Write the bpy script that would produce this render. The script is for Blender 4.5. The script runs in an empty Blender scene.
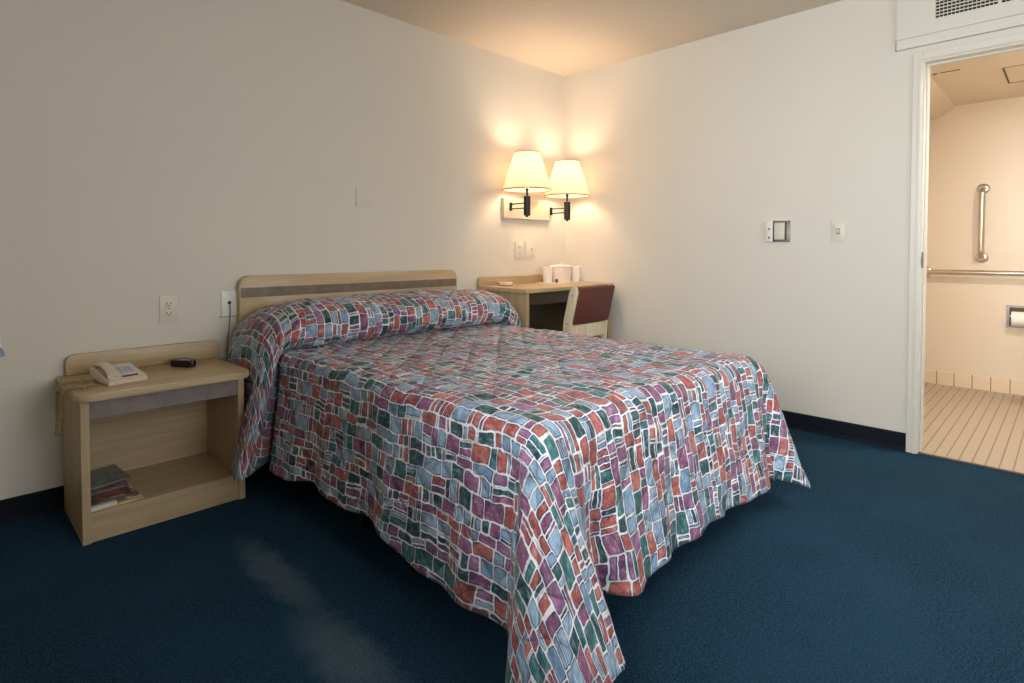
import bpy, bmesh, math, random
from mathutils import Vector, Matrix, noise
random.seed(7)
sc = bpy.context.scene
COL = sc.collection
PI = math.pi

# ---------------------------------------------------------------- node helpers
class NT:
    def __init__(s, name):
        s.m = bpy.data.materials.new(name); s.m.use_nodes = True
        s.t = s.m.node_tree; s.t.nodes.clear()
        s.out = s.t.nodes.new('ShaderNodeOutputMaterial')
        s.b = s.t.nodes.new('ShaderNodeBsdfPrincipled')
        s.t.links.new(s.b.outputs[0], s.out.inputs[0])
    def n(s, typ, **kw):
        nd = s.t.nodes.new(typ)
        for k, v in kw.items(): setattr(nd, k, v)
        return nd
    def put(s, sock, v):
        if isinstance(v, bpy.types.NodeSocket): s.t.links.new(v, sock)
        else: sock.default_value = v
    def math(s, op, a, b=0.0, c=None, clamp=False):
        nd = s.n('ShaderNodeMath', operation=op, use_clamp=clamp)
        s.put(nd.inputs[0], a); s.put(nd.inputs[1], b)
        if c is not None: s.put(nd.inputs[2], c)
        return nd.outputs[0]
    def sstep(s, v, a, b, lo=0.0, hi=1.0):
        nd = s.n('ShaderNodeMapRange', interpolation_type='SMOOTHSTEP')
        s.put(nd.inputs[0], v); s.put(nd.inputs[1], a); s.put(nd.inputs[2], b)
        s.put(nd.inputs[3], lo); s.put(nd.inputs[4], hi)
        return nd.outputs[0]
    def mix(s, f, a, b, mode='MIX'):
        nd = s.n('ShaderNodeMix', data_type='RGBA', blend_type=mode)
        s.put(nd.inputs[0], f); s.put(nd.inputs[6], a); s.put(nd.inputs[7], b)
        return nd.outputs[2]
    def noise(s, vec, scale, detail=3, rough=.5):
        nd = s.n('ShaderNodeTexNoise')
        if vec is not None: s.put(nd.inputs['Vector'], vec)
        nd.inputs['Scale'].default_value = scale
        nd.inputs['Detail'].default_value = detail
        nd.inputs['Roughness'].default_value = rough
        return nd
    def bump(s, h, strength, dist, prev=None):
        nd = s.n('ShaderNodeBump')
        nd.inputs['Strength'].default_value = strength
        nd.inputs['Distance'].default_value = dist
        s.put(nd.inputs['Height'], h)
        if prev is not None: s.put(nd.inputs['Normal'], prev)
        return nd.outputs[0]
    def coord(s, kind='Object'):
        return s.n('ShaderNodeTexCoord').outputs[kind]
    def scaled(s, vec, sc3, rot=(0, 0, 0)):
        nd = s.n('ShaderNodeMapping')
        s.put(nd.inputs[0], vec); nd.inputs['Rotation'].default_value = rot
        nd.inputs['Scale'].default_value = sc3
        return nd.outputs[0]

def lin(r, g, b):
    f = lambda c: (c/255/12.92 if c <= 10 else ((c/255+.055)/1.055)**2.4)
    return (f(r), f(g), f(b), 1)

def flat(name, col, rough=.5, metal=0, spec=None, coat=0):
    n = NT(name)
    tc = n.coord()
    nz = n.noise(tc, 60, 2)
    n.put(n.b.inputs['Base Color'], n.mix(n.math('MULTIPLY', nz.outputs[0], .12), col, tuple(c*.82 for c in col[:3])+(1,)))
    n.b.inputs['Roughness'].default_value = rough
    n.b.inputs['Metallic'].default_value = metal
    if spec is not None: n.b.inputs['Specular IOR Level'].default_value = spec
    n.b.inputs['Coat Weight'].default_value = coat
    return n.m

def paint(name, col, bumps=.35, scale=140, rough=.6):
    n = NT(name); tc = n.coord()
    a = n.noise(tc, 1.3, 3); b = n.noise(tc, scale, 3)
    n.put(n.b.inputs['Base Color'], n.mix(a.outputs[0], col, tuple(c*.95 for c in col[:3])+(1,)))
    n.b.inputs['Roughness'].default_value = rough
    n.put(n.b.inputs['Normal'], n.bump(b.outputs[0], bumps, .0015))
    return n.m

def wood(name, c1, c2, axis=0, rough=.42):
    n = NT(name); tc = n.coord()
    s3 = [28, 28, 28]; s3[axis] = 1.3
    w = n.noise(n.scaled(tc, tuple(s3)), 1.6, 5, .6)
    w2 = n.noise(n.scaled(tc, tuple(v*5 for v in s3)), 1.5, 2, .6)
    f = n.sstep(w.outputs[0], .3, .72)
    c = n.mix(f, c1, c2)
    c = n.mix(n.math('MULTIPLY', n.sstep(w2.outputs[0], .5, .8), .25), c, tuple(v*.72 for v in c2[:3])+(1,))
    n.put(n.b.inputs['Base Color'], c)
    n.b.inputs['Roughness'].default_value = rough
    n.put(n.b.inputs['Normal'], n.bump(w2.outputs[0], .12, .0006))
    return n.m

def carpet_mat():
    n = NT('carpet_pile'); tc = n.coord()
    fine = n.noise(tc, 170, 3, .9); mid = n.noise(tc, 60, 3, .65); big = n.noise(tc, 2.6, 4, .6)
    c = n.mix(n.sstep(fine.outputs[0], .40, .60), lin(0, 8, 18), lin(40, 76, 100))
    c = n.mix(n.math('MULTIPLY', n.sstep(mid.outputs[0], .35, .7), .45), c, lin(12, 40, 60))
    c = n.mix(n.math('MULTIPLY', n.sstep(big.outputs[0], .4, .65), .4), c, lin(30, 62, 82))
    # two soft light patches beside the bed, painted into the carpet colour
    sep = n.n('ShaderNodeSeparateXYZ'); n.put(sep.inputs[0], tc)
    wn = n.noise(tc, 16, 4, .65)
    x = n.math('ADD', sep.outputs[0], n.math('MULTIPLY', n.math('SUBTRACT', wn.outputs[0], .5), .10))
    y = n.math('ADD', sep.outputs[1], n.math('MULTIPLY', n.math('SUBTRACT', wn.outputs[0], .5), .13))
    def light_patch(cx, cy, hx, hy):
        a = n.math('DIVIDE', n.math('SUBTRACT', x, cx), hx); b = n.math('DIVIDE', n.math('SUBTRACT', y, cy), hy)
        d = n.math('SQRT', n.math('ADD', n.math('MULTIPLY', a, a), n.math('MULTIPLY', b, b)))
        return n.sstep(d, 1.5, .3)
    w = n.math('MAXIMUM', light_patch(-2.80, -1.08, .055, .27), light_patch(-2.83, -1.58, .075, .22))
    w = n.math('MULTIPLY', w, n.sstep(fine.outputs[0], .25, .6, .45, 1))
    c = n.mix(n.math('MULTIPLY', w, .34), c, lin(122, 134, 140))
    n.put(n.b.inputs['Base Color'], c)
    n.b.inputs['Roughness'].default_value = .95
    n.b.inputs['Specular IOR Level'].default_value = .1
    n.b.inputs['Sheen Weight'].default_value = .12
    n.b.inputs['Sheen Roughness'].default_value = .5
    n.b.inputs['Sheen Tint'].default_value = lin(90, 140, 170)
    h = n.math('ADD', fine.outputs[0], n.math('MULTIPLY', mid.outputs[0], 1.2))
    n.put(n.b.inputs['Normal'], n.bump(h, .8, .006))
    return n.m

def fabric_mat(name='brick_print_cotton'):
    n = NT(name)
    uv = n.coord('UV')
    wv = n.noise(uv, 9, 2, .5); wv2 = n.noise(uv, 42, 2, .5)
    off = n.n('ShaderNodeVectorMath', operation='SUBTRACT'); n.put(off.inputs[0], wv.outputs['Color']); off.inputs[1].default_value = (.5, .5, .5)
    off2 = n.n('ShaderNodeVectorMath', operation='SUBTRACT'); n.put(off2.inputs[0], wv2.outputs['Color']); off2.inputs[1].default_value = (.5, .5, .5)
    s1 = n.n('ShaderNodeVectorMath', operation='SCALE'); n.put(s1.inputs[0], off.outputs[0]); s1.inputs['Scale'].default_value = .034
    s2 = n.n('ShaderNodeVectorMath', operation='SCALE'); n.put(s2.inputs[0], off2.outputs[0]); s2.inputs['Scale'].default_value = .007
    ad = n.n('ShaderNodeVectorMath', operation='ADD'); n.put(ad.inputs[0], s1.outputs[0]); n.put(ad.inputs[1], s2.outputs[0])
    ad2 = n.n('ShaderNodeVectorMath', operation='ADD'); n.put(ad2.inputs[0], uv); n.put(ad2.inputs[1], ad.outputs[0])
    sep = n.n('ShaderNodeSeparateXYZ'); n.put(sep.inputs[0], ad2.outputs[0])
    X, Y = sep.outputs[0], sep.outputs[1]
    RW, CW = .0415, .061
    def vor(feature, w):
        v = n.n('ShaderNodeTexVoronoi', voronoi_dimensions='1D', feature=feature)
        n.put(v.inputs['W'], w); v.inputs['Scale'].default_value = 1; v.inputs['Randomness'].default_value = .95
        return v
    xr = n.math('DIVIDE', X, RW)
    rf, re = vor('F1', xr), vor('DISTANCE_TO_EDGE', xr)
    rs = n.n('ShaderNodeSeparateColor'); n.put(rs.inputs[0], rf.outputs['Color'])
    yc = n.math('ADD', n.math('DIVIDE', Y, CW), n.math('MULTIPLY', rs.outputs[0], 613.37))
    cf, ce = vor('F1', yc), vor('DISTANCE_TO_EDGE', yc)
    cs = n.n('ShaderNodeSeparateColor'); n.put(cs.inputs[0], cf.outputs['Color'])
    e = n.math('SMOOTH_MIN', n.math('MULTIPLY', re.outputs['Distance'], RW), n.math('MULTIPLY', ce.outputs['Distance'], CW), .008)
    # some cells are split again, lengthwise or crosswise, into narrow pieces
    x2 = n.math('ADD', n.math('DIVIDE', X, RW*.62), n.math('MULTIPLY', cs.outputs[0], 311.7))
    sf, se = vor('F1', x2), vor('DISTANCE_TO_EDGE', x2)
    y2 = n.math('ADD', n.math('DIVIDE', Y, CW*.55), n.math('MULTIPLY', cs.outputs[0], 197.3))
    tf, te = vor('F1', y2), vor('DISTANCE_TO_EDGE', y2)
    ss_ = n.n('ShaderNodeSeparateColor'); n.put(ss_.inputs[0], sf.outputs['Color'])
    ts_ = n.n('ShaderNodeSeparateColor'); n.put(ts_.inputs[0], tf.outputs['Color'])
    onx = n.math('GREATER_THAN', cs.outputs[2], .82); ony = n.math('LESS_THAN', cs.outputs[2], .26)
    e2 = n.math('ADD', n.math('MULTIPLY', se.outputs['Distance'], RW*.62), n.math('MULTIPLY', n.math('SUBTRACT', 1, onx), 1))
    e3 = n.math('ADD', n.math('MULTIPLY', te.outputs['Distance'], CW*.55), n.math('MULTIPLY', n.math('SUBTRACT', 1, ony), 1))
    e = n.math('SMOOTH_MIN', e, n.math('MINIMUM', e2, e3), .006)
    hue = n.math('FRACT', n.math('ADD', cs.outputs[1], n.math('ADD', n.math('MULTIPLY', onx, n.math('MULTIPLY', ss_.outputs[1], 3.1)), n.math('MULTIPLY', ony, n.math('MULTIPLY', ts_.outputs[1], 2.3)))))
    # cell colours
    rmp = n.n('ShaderNodeValToRGB'); rmp.color_ramp.interpolation = 'CONSTANT'
    cols = [(0, lin(44, 108, 110)), (.15, lin(136, 166, 192)), (.33, lin(160, 80, 74)), (.49, lin(130, 76, 112)),
            (.66, lin(18, 74, 80)), (.76, lin(178, 98, 88)), (.88, lin(144, 96, 138)), (.94, lin(116, 150, 182))]
    els = rmp.color_ramp.elements
    els[0].position, els[0].color = cols[0]
    els[1].position, els[1].color = cols[1]
    for p, c in cols[2:]:
        q = els.new(p); q.color = c
    n.put(rmp.inputs[0], hue)
    wc = n.noise(n.scaled(uv, (1, .45, 1)), 75, 4, .75); wc2 = n.noise(uv, 22, 3, .6)
    col = n.mix(n.math('MULTIPLY', n.sstep(wc.outputs[0], .46, .72), .38), rmp.outputs[0], lin(206, 206, 212))
    col = n.mix(n.math('MULTIPLY', n.sstep(wc2.outputs[0], .45, .72), .5), col, lin(70, 72, 96), 'MULTIPLY')
    # narrow filler cells between bricks run pale blue
    ground = n.mix(n.sstep(wc2.outputs[0], .42, .62), lin(216, 214, 218), lin(142, 166, 190))
    gap = n.math('ADD', .0018, n.math('MULTIPLY', cs.outputs[0], .0022))
    inside = n.sstep(n.math('SUBTRACT', e, gap), 0.0, .0012)
    line = n.math('MULTIPLY', n.sstep(n.math('ABSOLUTE', n.math('SUBTRACT', n.math('SUBTRACT', e, gap), .0006)), .0020, .0007), n.sstep(wc2.outputs[0], .38, .52, .45, 1.0))
    outl = n.sstep(n.math('SUBTRACT', gap, e), .0, .0028)
    c = n.mix(inside, ground, col)
    c = n.mix(n.math('MULTIPLY', n.sstep(n.math('ABSOLUTE', n.math('SUBTRACT', n.math('SUBTRACT', e, gap), -.0030)), .0026, .0012), .8), c, lin(224, 221, 222))
    c = n.mix(n.math('MULTIPLY', line, .85), c, lin(40, 36, 58))
    n.put(n.b.inputs['Base Color'], c)
    n.b.inputs['Roughness'].default_value = .62
    n.b.inputs['Specular IOR Level'].default_value = .25
    n.b.inputs['Sheen Weight'].default_value = .1
    # quilting: meandering channels about 12 cm apart and puckers beside them
    qw = n.noise(uv, 5, 2); 
    sep0 = n.n('ShaderNodeSeparateXYZ'); n.put(sep0.inputs[0], uv)
    qa = n.math('ADD', sep0.outputs[0], n.math('MULTIPLY', qw.outputs[0], .10))
    qb = n.math('ADD', sep0.outputs[1], n.math('MULTIPLY', qw.outputs[0], -.10))
    def chan(a, w):
        return n.math('ABSOLUTE', n.math('SINE', n.math('MULTIPLY', a, PI/w)))
    q = n.math('MINIMUM', chan(n.math('ADD', qa, qb), .17), chan(n.math('SUBTRACT', qa, qb), .17))
    q = n.math('POWER', q, .6)
    pk = n.noise(uv, 20, 3, .55); pk2 = n.noise(uv, 7, 2, .5)
    h = n.math('ADD', n.math('MULTIPLY', q, .55), n.math('ADD', n.math('MULTIPLY', pk.outputs[0], .9), pk2.outputs[0]))
    n.put(n.b.inputs['Normal'], n.bump(h, .95, .024))
    return n.m

def tile_mat():
    n = NT('bath_floor_tile'); tc = n.coord()
    sep = n.n('ShaderNodeSeparateXYZ'); n.put(sep.inputs[0], tc)
    def edge(v, w):
        f = n.math('FRACT', n.math('DIVIDE', v, w))
        return n.math('MULTIPLY', n.math('MINIMUM', f, n.math('SUBTRACT', 1, f)), w)
    ey, ex = edge(sep.outputs[1], .0515), edge(sep.outputs[0], .0515)
    nz = n.noise(tc, 60, 3); big = n.noise(tc, 9, 2)
    c = n.mix(nz.outputs[0], lin(190, 175, 154), lin(174, 157, 136))
    c = n.mix(n.math('MULTIPLY', big.outputs[0], .3), c, lin(178, 156, 132))
    gy = n.sstep(ey, .0042, .0022); gx = n.math('MULTIPLY', n.sstep(ex, .003, .0014), .25)
    g = n.math('MAXIMUM', gx, n.math('MULTIPLY', gy, .62))
    n.put(n.b.inputs['Base Color'], n.mix(g, c, lin(98, 78, 58)))
    n.b.inputs['Roughness'].default_value = .45
    n.put(n.b.inputs['Normal'], n.bump(n.math('SUBTRACT', 1, g), .4, .002))
    return n.m

def cove_tile_mat():
    n = NT('cove_tile'); tc = n.coord()
    sep = n.n('ShaderNodeSeparateXYZ'); n.put(sep.inputs[0], tc)
    f = n.math('FRACT', n.math('DIVIDE', n.math('ADD', sep.outputs[1], 2.165), .109))
    e = n.math('MULTIPLY', n.math('MINIMUM', f, n.math('SUBTRACT', 1, f)), .109)
    g = n.sstep(e, .0034, .0016)
    n.put(n.b.inputs['Base Color'], n.mix(g, lin(226, 206, 178), lin(120, 100, 80)))
    n.b.inputs['Roughness'].default_value = .35
    return n.m

def shade_mat():
    n = NT('lampshade_linen')
    tc = n.coord()
    w = n.noise(n.scaled(tc, (60, 60, 400)), 3, 2)
    c = n.mix(w.outputs[0], lin(252, 244, 230), lin(246, 236, 218))
    d = n.n('ShaderNodeBsdfDiffuse'); n.put(d.inputs[0], c)
    t = n.n('ShaderNodeBsdfTranslucent'); n.put(t.inputs[0], c)
    mx = n.n('ShaderNodeMixShader'); mx.inputs[0].default_value = .58
    n.t.links.new(d.outputs[0], mx.inputs[1]); n.t.links.new(t.outputs[0], mx.inputs[2])
    n.t.links.new(mx.outputs[0], n.out.inputs[0])
    return n.m

def emit_mat(name, col, s):
    n = NT(name)
    n.b.inputs['Emission Color'].default_value = col
    n.b.inputs['Emission Strength'].default_value = s
    n.b.inputs['Base Color'].default_value = (1, 1, 1, 1)
    return n.m

def glass_mat():
    n = NT('window_glass')
    t = n.n('ShaderNodeBsdfTransparent'); g = n.n('ShaderNodeBsdfGlossy'); g.inputs['Roughness'].default_value = .02
    f = n.n('ShaderNodeFresnel'); f.inputs[0].default_value = 1.45
    mx = n.n('ShaderNodeMixShader')
    n.t.links.new(f.outputs[0], mx.inputs[0]); n.t.links.new(t.outputs[0], mx.inputs[1]); n.t.links.new(g.outputs[0], mx.inputs[2])
    n.t.links.new(mx.outputs[0], n.out.inputs[0])
    return n.m

def magazine_mat(name, a, b, c_):
    n = NT(name); tc = n.coord()
    nz = n.noise(n.scaled(tc, (6, 14, 14)), 3, 3, .7)
    r = n.n('ShaderNodeValToRGB'); r.color_ramp.interpolation = 'CONSTANT'
    r.color_ramp.elements[0].color = a; r.color_ramp.elements[1].position = .48; r.color_ramp.elements[1].color = b
    q = r.color_ramp.elements.new(.58); q.color = c_
    n.put(r.inputs[0], nz.outputs[0])
    n.put(n.b.inputs['Base Color'], r.outputs[0]); n.b.inputs['Roughness'].default_value = .35
    return n.m

def stone_laminate(name, a, b):
    n = NT(name); tc = n.coord()
    z = n.noise(tc, 14, 5, .7); z2 = n.noise(tc, 38, 3, .6)
    c = n.mix(n.sstep(z.outputs[0], .35, .68), a, b)
    c = n.mix(n.math('MULTIPLY', n.sstep(z2.outputs[0], .58, .7), .35), c, lin(150, 100, 88))
    n.put(n.b.inputs['Base Color'], c); n.b.inputs['Roughness'].default_value = .4
    return n.m

M = dict(
    wall=paint('wall_paint', lin(214, 209, 196)),
    ceil=paint('ceiling_paint', lin(214, 204, 188), .5, 90),
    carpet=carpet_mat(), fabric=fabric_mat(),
    base=flat('navy_vinyl_base', lin(13, 20, 32), .7, 0, .2),
    trim=paint('trim_enamel', lin(214, 210, 198), .08, 60, .35),
    wood=wood('light_oak_laminate', lin(190, 168, 132), lin(172, 148, 112), 0),
    woodv=wood('light_oak_laminate_upright', lin(186, 164, 128), lin(168, 145, 108), 2),
    board=wood('pale_board', lin(206, 194, 172), lin(196, 182, 158), 0),
    shadew=wood('shaded_desk_laminate', lin(70, 56, 38), lin(54, 42, 28), 0),  # under-desk shade put into the colour of apron and modesty panel
    woody=wood('light_oak_laminate_side', lin(150, 126, 92), lin(134, 110, 78), 2),
    stone=stone_laminate('mauve_stone_laminate', lin(132, 120, 112), lin(114, 102, 100)),
    stripe=stone_laminate('taupe_stone_laminate', lin(122, 110, 94), lin(106, 95, 80)),
    plate=flat('ivory_plastic', lin(212, 206, 190), .35),
    platew=flat('white_plastic', lin(222, 219, 210), .35),
    dark=flat('black_slot', lin(28, 26, 26), .5),
    grey=flat('grey_slot', lin(110, 106, 100), .5),
    black=flat('matt_black_metal', lin(24, 22, 20), .4, .3),
    chrome=flat('chrome', (.75, .75, .75, 1), .18, 1),
    steel=flat('brushed_steel', (.62, .57, .50, 1), .28, 1),
    beigeph=flat('beige_phone_plastic', lin(206, 192, 172), .4),
    phoneface=flat('phone_face_card', lin(196, 200, 204), .5),
    key=flat('phone_keys', lin(172, 172, 176), .5),
    red=flat('dark_red_label', lin(112, 26, 24), .5),
    cord=flat('tan_phone_cord', lin(150, 126, 86), .45),
    rubber=flat('black_remote_plastic', lin(22, 20, 20), .3),
    rkey=flat('grey_remote_keys', lin(96, 94, 92), .5),
    shade=shade_mat(), bulb=emit_mat('bulb_glow', (1, .72, .42, 1), 20),
    shadetrim=flat('shade_trim', lin(120, 92, 60), .5),
    bwall=paint('bath_wall', lin(226, 211, 188), .12, 80, .35),
    bceil=paint('bath_ceiling', lin(224, 210, 190), .2, 60, .5),
    tile=tile_mat(), cove=cove_tile_mat(),
    porcelain=flat('porcelain', lin(240, 236, 228), .12, 0, .6),
    paper=flat('tissue_paper', lin(240, 236, 230), .9),
    vinyl=flat('maroon_vinyl', lin(88, 42, 31), .55),
    chairwood=wood('chair_birch', lin(214, 200, 172), lin(196, 180, 150), 2),
    mattress=flat('mattress_ticking', lin(226, 222, 214), .8),
    boxs=flat('box_spring_cloth', lin(60, 62, 70), .9),
    glass=glass_mat(),
    alu=flat('white_window_frame', lin(224, 222, 216), .4),
    cup=flat('wrapped_cup_plastic', lin(240, 232, 222), .25),
    bucket=flat('ice_bucket_plastic', lin(236, 222, 206), .3),
    brown=flat('brown_plastic', lin(92, 62, 38), .5),
    ash=flat('ashtray_glass', lin(226, 212, 182), .15),
    void=flat('duct_black', lin(14, 12, 10), .8),
    thr=flat('threshold_strip', lin(60, 56, 50), .5),
)

# ---------------------------------------------------------------- mesh helpers
def BM(): return bmesh.new()

def add_box(bm, a, b, bev=0.0, seg=2, rot=None, piv=None):
    a, b = Vector(a), Vector(b)
    lo = Vector(map(min, a, b)); hi = Vector(map(max, a, b))
    vs = [bm.verts.new((x, y, z)) for x in (lo.x, hi.x) for y in (lo.y, hi.y) for z in (lo.z, hi.z)]
    f = [(0, 1, 3, 2), (4, 6, 7, 5), (0, 4, 5, 1), (2, 3, 7, 6), (0, 2, 6, 4), (1, 5, 7, 3)]
    fs = [bm.faces.new([vs[i] for i in q]) for q in f]
    if bev > 0:
        es = list({e for q in fs for e in q.edges})
        r = bmesh.ops.bevel(bm, geom=es, offset=bev, segments=seg, profile=.5, affect='EDGES', clamp_overlap=True)
        vs = list({v for q in r['faces'] for v in q.verts} | {v for v in vs if v.is_valid})
    if rot is not None:
        bmesh.ops.rotate(bm, cent=piv or (lo+hi)/2, matrix=rot, verts=vs)
    return vs

def add_prism(bm, pts, axis, t0, t1, bev=0.0):
    """extrude a 2-D outline along an axis (0 x, 1 y, 2 z)"""
    def P(p, t):
        q = [0, 0, 0]; o = [i for i in range(3) if i != axis]
        q[o[0]], q[o[1]], q[axis] = p[0], p[1], t
        return q
    A = [bm.verts.new(P(p, t0)) for p in pts]; B = [bm.verts.new(P(p, t1)) for p in pts]
    n = len(pts); caps = [bm.faces.new(A), bm.faces.new(B[::-1])]
    for i in range(n): bm.faces.new((A[i], B[i], B[(i+1) % n], A[(i+1) % n]))
    if bev > 0:
        es = list({e for c in caps for e in c.edges})
        bmesh.ops.bevel(bm, geom=es, offset=bev, segments=2, profile=.5, affect='EDGES', clamp_overlap=True)

def rrect(x0, y0, x1, y1, r, corners=(1, 1, 1, 1), seg=8):
    """rounded outline; corners order: (x0,y0),(x1,y0),(x1,y1),(x0,y1)"""
    out = []
    for (cx, cy, a0), on, (px, py) in zip([(x0+r, y0+r, PI), (x1-r, y0+r, 1.5*PI), (x1-r, y1-r, 0), (x0+r, y1-r, .5*PI)], corners,
                                          [(x0, y0), (x1, y0), (x1, y1), (x0, y1)]):
        if on:
            for i in range(seg+1):
                a = a0+i/seg*PI/2; out.append((cx+r*math.cos(a), cy+r*math.sin(a)))
        else: out.append((px, py))
    return out

def add_lathe(bm, prof, c, seg=32, axis='z'):
    rings = []
    for r, h in prof:
        ring = []
        for i in range(seg):
            a = 2*PI*i/seg; u, v = r*math.cos(a), r*math.sin(a)
            p = {'z': (u, v, h), 'x': (h, u, v), 'y': (u, h, v)}[axis]
            ring.append(bm.verts.new(Vector(c)+Vector(p)))
        rings.append(ring)
    for a, b in zip(rings, rings[1:]):
        for i in range(seg): bm.faces.new((a[i], a[(i+1) % seg], b[(i+1) % seg], b[i]))
    return rings

def cap(bm, ring, flip=False):
    bm.faces.new(ring[::-1] if flip else ring)

def add_lathe_closed(bm, prof, c, seg=32, axis='z'):
    r = add_lathe(bm, prof, c, seg, axis); cap(bm, r[0], True); cap(bm, r[-1]); return r

def add_tube(bm, pts, rad, seg=10, closed_ends=True):
    pts = [Vector(p) for p in pts]; rings = []; prevn = None
    for i, p in enumerate(pts):
        t = (pts[min(i+1, len(pts)-1)]-pts[max(i-1, 0)]).normalized()
        if prevn is None:
            ref = Vector((0, 0, 1)) if abs(t.z) < .9 else Vector((1, 0, 0))
            nrm = t.cross(ref).normalized()
        else:
            nrm = (prevn-t*prevn.dot(t)).normalized()
        prevn = nrm; bn = t.cross(nrm)
        r = rad(i/(len(pts)-1)) if callable(rad) else rad
        rings.append([bm.verts.new(p+nrm*r*math.cos(2*PI*k/seg)+bn*r*math.sin(2*PI*k/seg)) for k in range(seg)])
    for a, b in zip(rings, rings[1:]):
        for i in range(seg): bm.faces.new((a[i], a[(i+1) % seg], b[(i+1) % seg], b[i]))
    if closed_ends: cap(bm, rings[0], True); cap(bm, rings[-1])

def obj(name, bm, mat, parent=None, smooth=False, loc=None):
    bmesh.ops.recalc_face_normals(bm, faces=bm.faces)
    me = bpy.data.meshes.new(name); bm.to_mesh(me); bm.free()
    me.materials.append(mat)
    if smooth:
        for p in me.polygons: p.use_smooth = True
        try: me.set_sharp_from_angle(angle=math.radians(40))
        except Exception: pass
    o = bpy.data.objects.new(name, me); COL.objects.link(o)
    if parent is not None: o.parent = parent
    if loc is not None: o.location = loc
    return o

def recenter(o):
    """move a top-level mesh's origin to its base centre"""
    vs = o.data.vertices
    lo = Vector((min(v.co[i] for v in vs) for i in range(3))); hi = Vector((max(v.co[i] for v in vs) for i in range(3)))
    c = Vector(((lo.x+hi.x)/2, (lo.y+hi.y)/2, lo.z))
    for v in vs: v.co -= c
    o.location = c
    return o

def tag(o, label, cat, group=None, kind=None):
    o['label'] = label; o['category'] = cat
    if group: o['group'] = group
    if kind: o['kind'] = kind
    return o

def thing(name, label, cat, loc=(0, 0, 0), rz=0, group=None):
    o = bpy.data.objects.new(name, None); COL.objects.link(o)
    o.empty_display_size = .1
    o.location = loc; o.rotation_euler = (0, 0, rz)
    return tag(o, label, cat, group)

def struct(name, bm, mat, parent=None, label=None):
    o = obj(name, bm, mat, parent)
    if parent is None:
        o['kind'] = 'structure'
    if label: o['label'] = label
    return o

# ---------------------------------------------------------------- room
H = 2.44
XL, YF = -3.70, -4.7            # window wall, wall behind the camera
BX, BY0, BY1 = 1.97, -3.45, -2.0 # bathroom far wall, right and left walls
DY0, DY1, DZ = -3.13, -2.352, 2.02
WY0, WY1, WZ0, WZ1 = -3.75, -1.75, .92, 2.12
T = .12

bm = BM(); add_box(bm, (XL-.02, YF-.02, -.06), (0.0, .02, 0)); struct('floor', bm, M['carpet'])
bm = BM(); add_box(bm, (XL-.02, YF-.02, H), (T, .02, H+.08)); struct('ceiling', bm, M['ceil'])
bm = BM(); add_box(bm, (XL-T, 0, -.06), (T, T, H+.08)); struct('wall_back', bm, M['wall'])
FX0, FX1 = -3.3, -1.3
bm = BM(); add_box(bm, (XL-T, YF-T, -.06), (FX0, YF, H+.08)); add_box(bm, (FX1, YF-T, -.06), (T, YF, H+.08))
add_box(bm, (FX0, YF-T, -.06), (FX1, YF, WZ0)); add_box(bm, (FX0, YF-T, WZ1), (FX1, YF, H+.08)); struct('wall_front', bm, M['wall'])
bm = BM()
add_box(bm, (XL-T, YF, -.06), (XL, WY0, H+.08)); add_box(bm, (XL-T, WY1, -.06), (XL, 0, H+.08))
add_box(bm, (XL-T, WY0, -.06), (XL, WY1, WZ0)); add_box(bm, (XL-T, WY0, WZ1), (XL, WY1, H+.08))
struct('wall_left', bm, M['wall'])
bm = BM()
add_box(bm, (0, YF, -.06), (T, DY0, H+.08)); add_box(bm, (0, DY1, -.06), (T, 0, H+.08))
add_box(bm, (0, DY0, DZ), (T, DY1, H+.08))
struct('wall_right', bm, M['wall'])

# baseboards
def baseboard(name, a, b, n):
    bm = BM(); t, h = .008, .095
    a, b, n = Vector(a), Vector(b), Vector(n)
    prof = [(0, 0), (t*1.5, 0), (t*1.2, .012), (t, .02), (t, h-.006), (t*.5, h), (0, h)]
    A = [bm.verts.new(a+n*p[0]+Vector((0, 0, p[1]))) for p in prof]; B = [bm.verts.new(b+n*p[0]+Vector((0, 0, p[1]))) for p in prof]
    bm.faces.new(A); bm.faces.new(B[::-1])
    for i in range(len(prof)): bm.faces.new((A[i], B[i], B[(i+1) % len(prof)], A[(i+1) % len(prof)]))
    struct(name, bm, M['base'])
baseboard('baseboard_back', (XL, 0, 0), (0, 0, 0), (0, -1, 0))
baseboard('baseboard_right', (0, -.01, 0), (0, -2.309, 0), (-1, 0, 0))
baseboard('baseboard_left', (XL, YF, 0), (XL, -.01, 0), (1, 0, 0))
baseboard('baseboard_front', (XL+.01, YF, 0), (-.01, YF, 0), (0, 1, 0))

# door opening: casing, jamb, stop, strike plate
d = bpy.data.objects.new('door_1', None); COL.objects.link(d); d['kind'] = 'structure'; d.location = (0, DY1, 0)
def dobj(name, bm, mat): 
    o = obj(name, bm, mat, d); o.matrix_parent_inverse = Matrix.Translation((0, -DY1, 0)); return o
cw = .043
bm = BM()
add_box(bm, (-.014, DY1, 0), (0, DY1+cw, DZ+cw), .003); add_box(bm, (-.018, DY1+.004, 0), (-.010, DY1+.016, DZ+.004), .002)
add_box(bm, (-.014, DY0-cw, 0), (0, DY0, DZ+cw), .003)
add_box(bm, (-.014, DY0, DZ), (0, DY1, DZ+cw), .003); add_box(bm, (-.018, DY0, DZ+.004), (-.010, DY1+.016, DZ+.016), .002)
dobj('door_casing', bm, M['trim'])
bm = BM(); j = .008
add_box(bm, (-.006, DY1-j, .0), (T+.004, DY1, DZ)); add_box(bm, (-.006, DY0, .0), (T+.004, DY0+j, DZ)); add_box(bm, (-.006, DY0+j, DZ-j), (T+.004, DY1-j, DZ))
dobj('jamb', bm, M['trim'])
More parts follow.
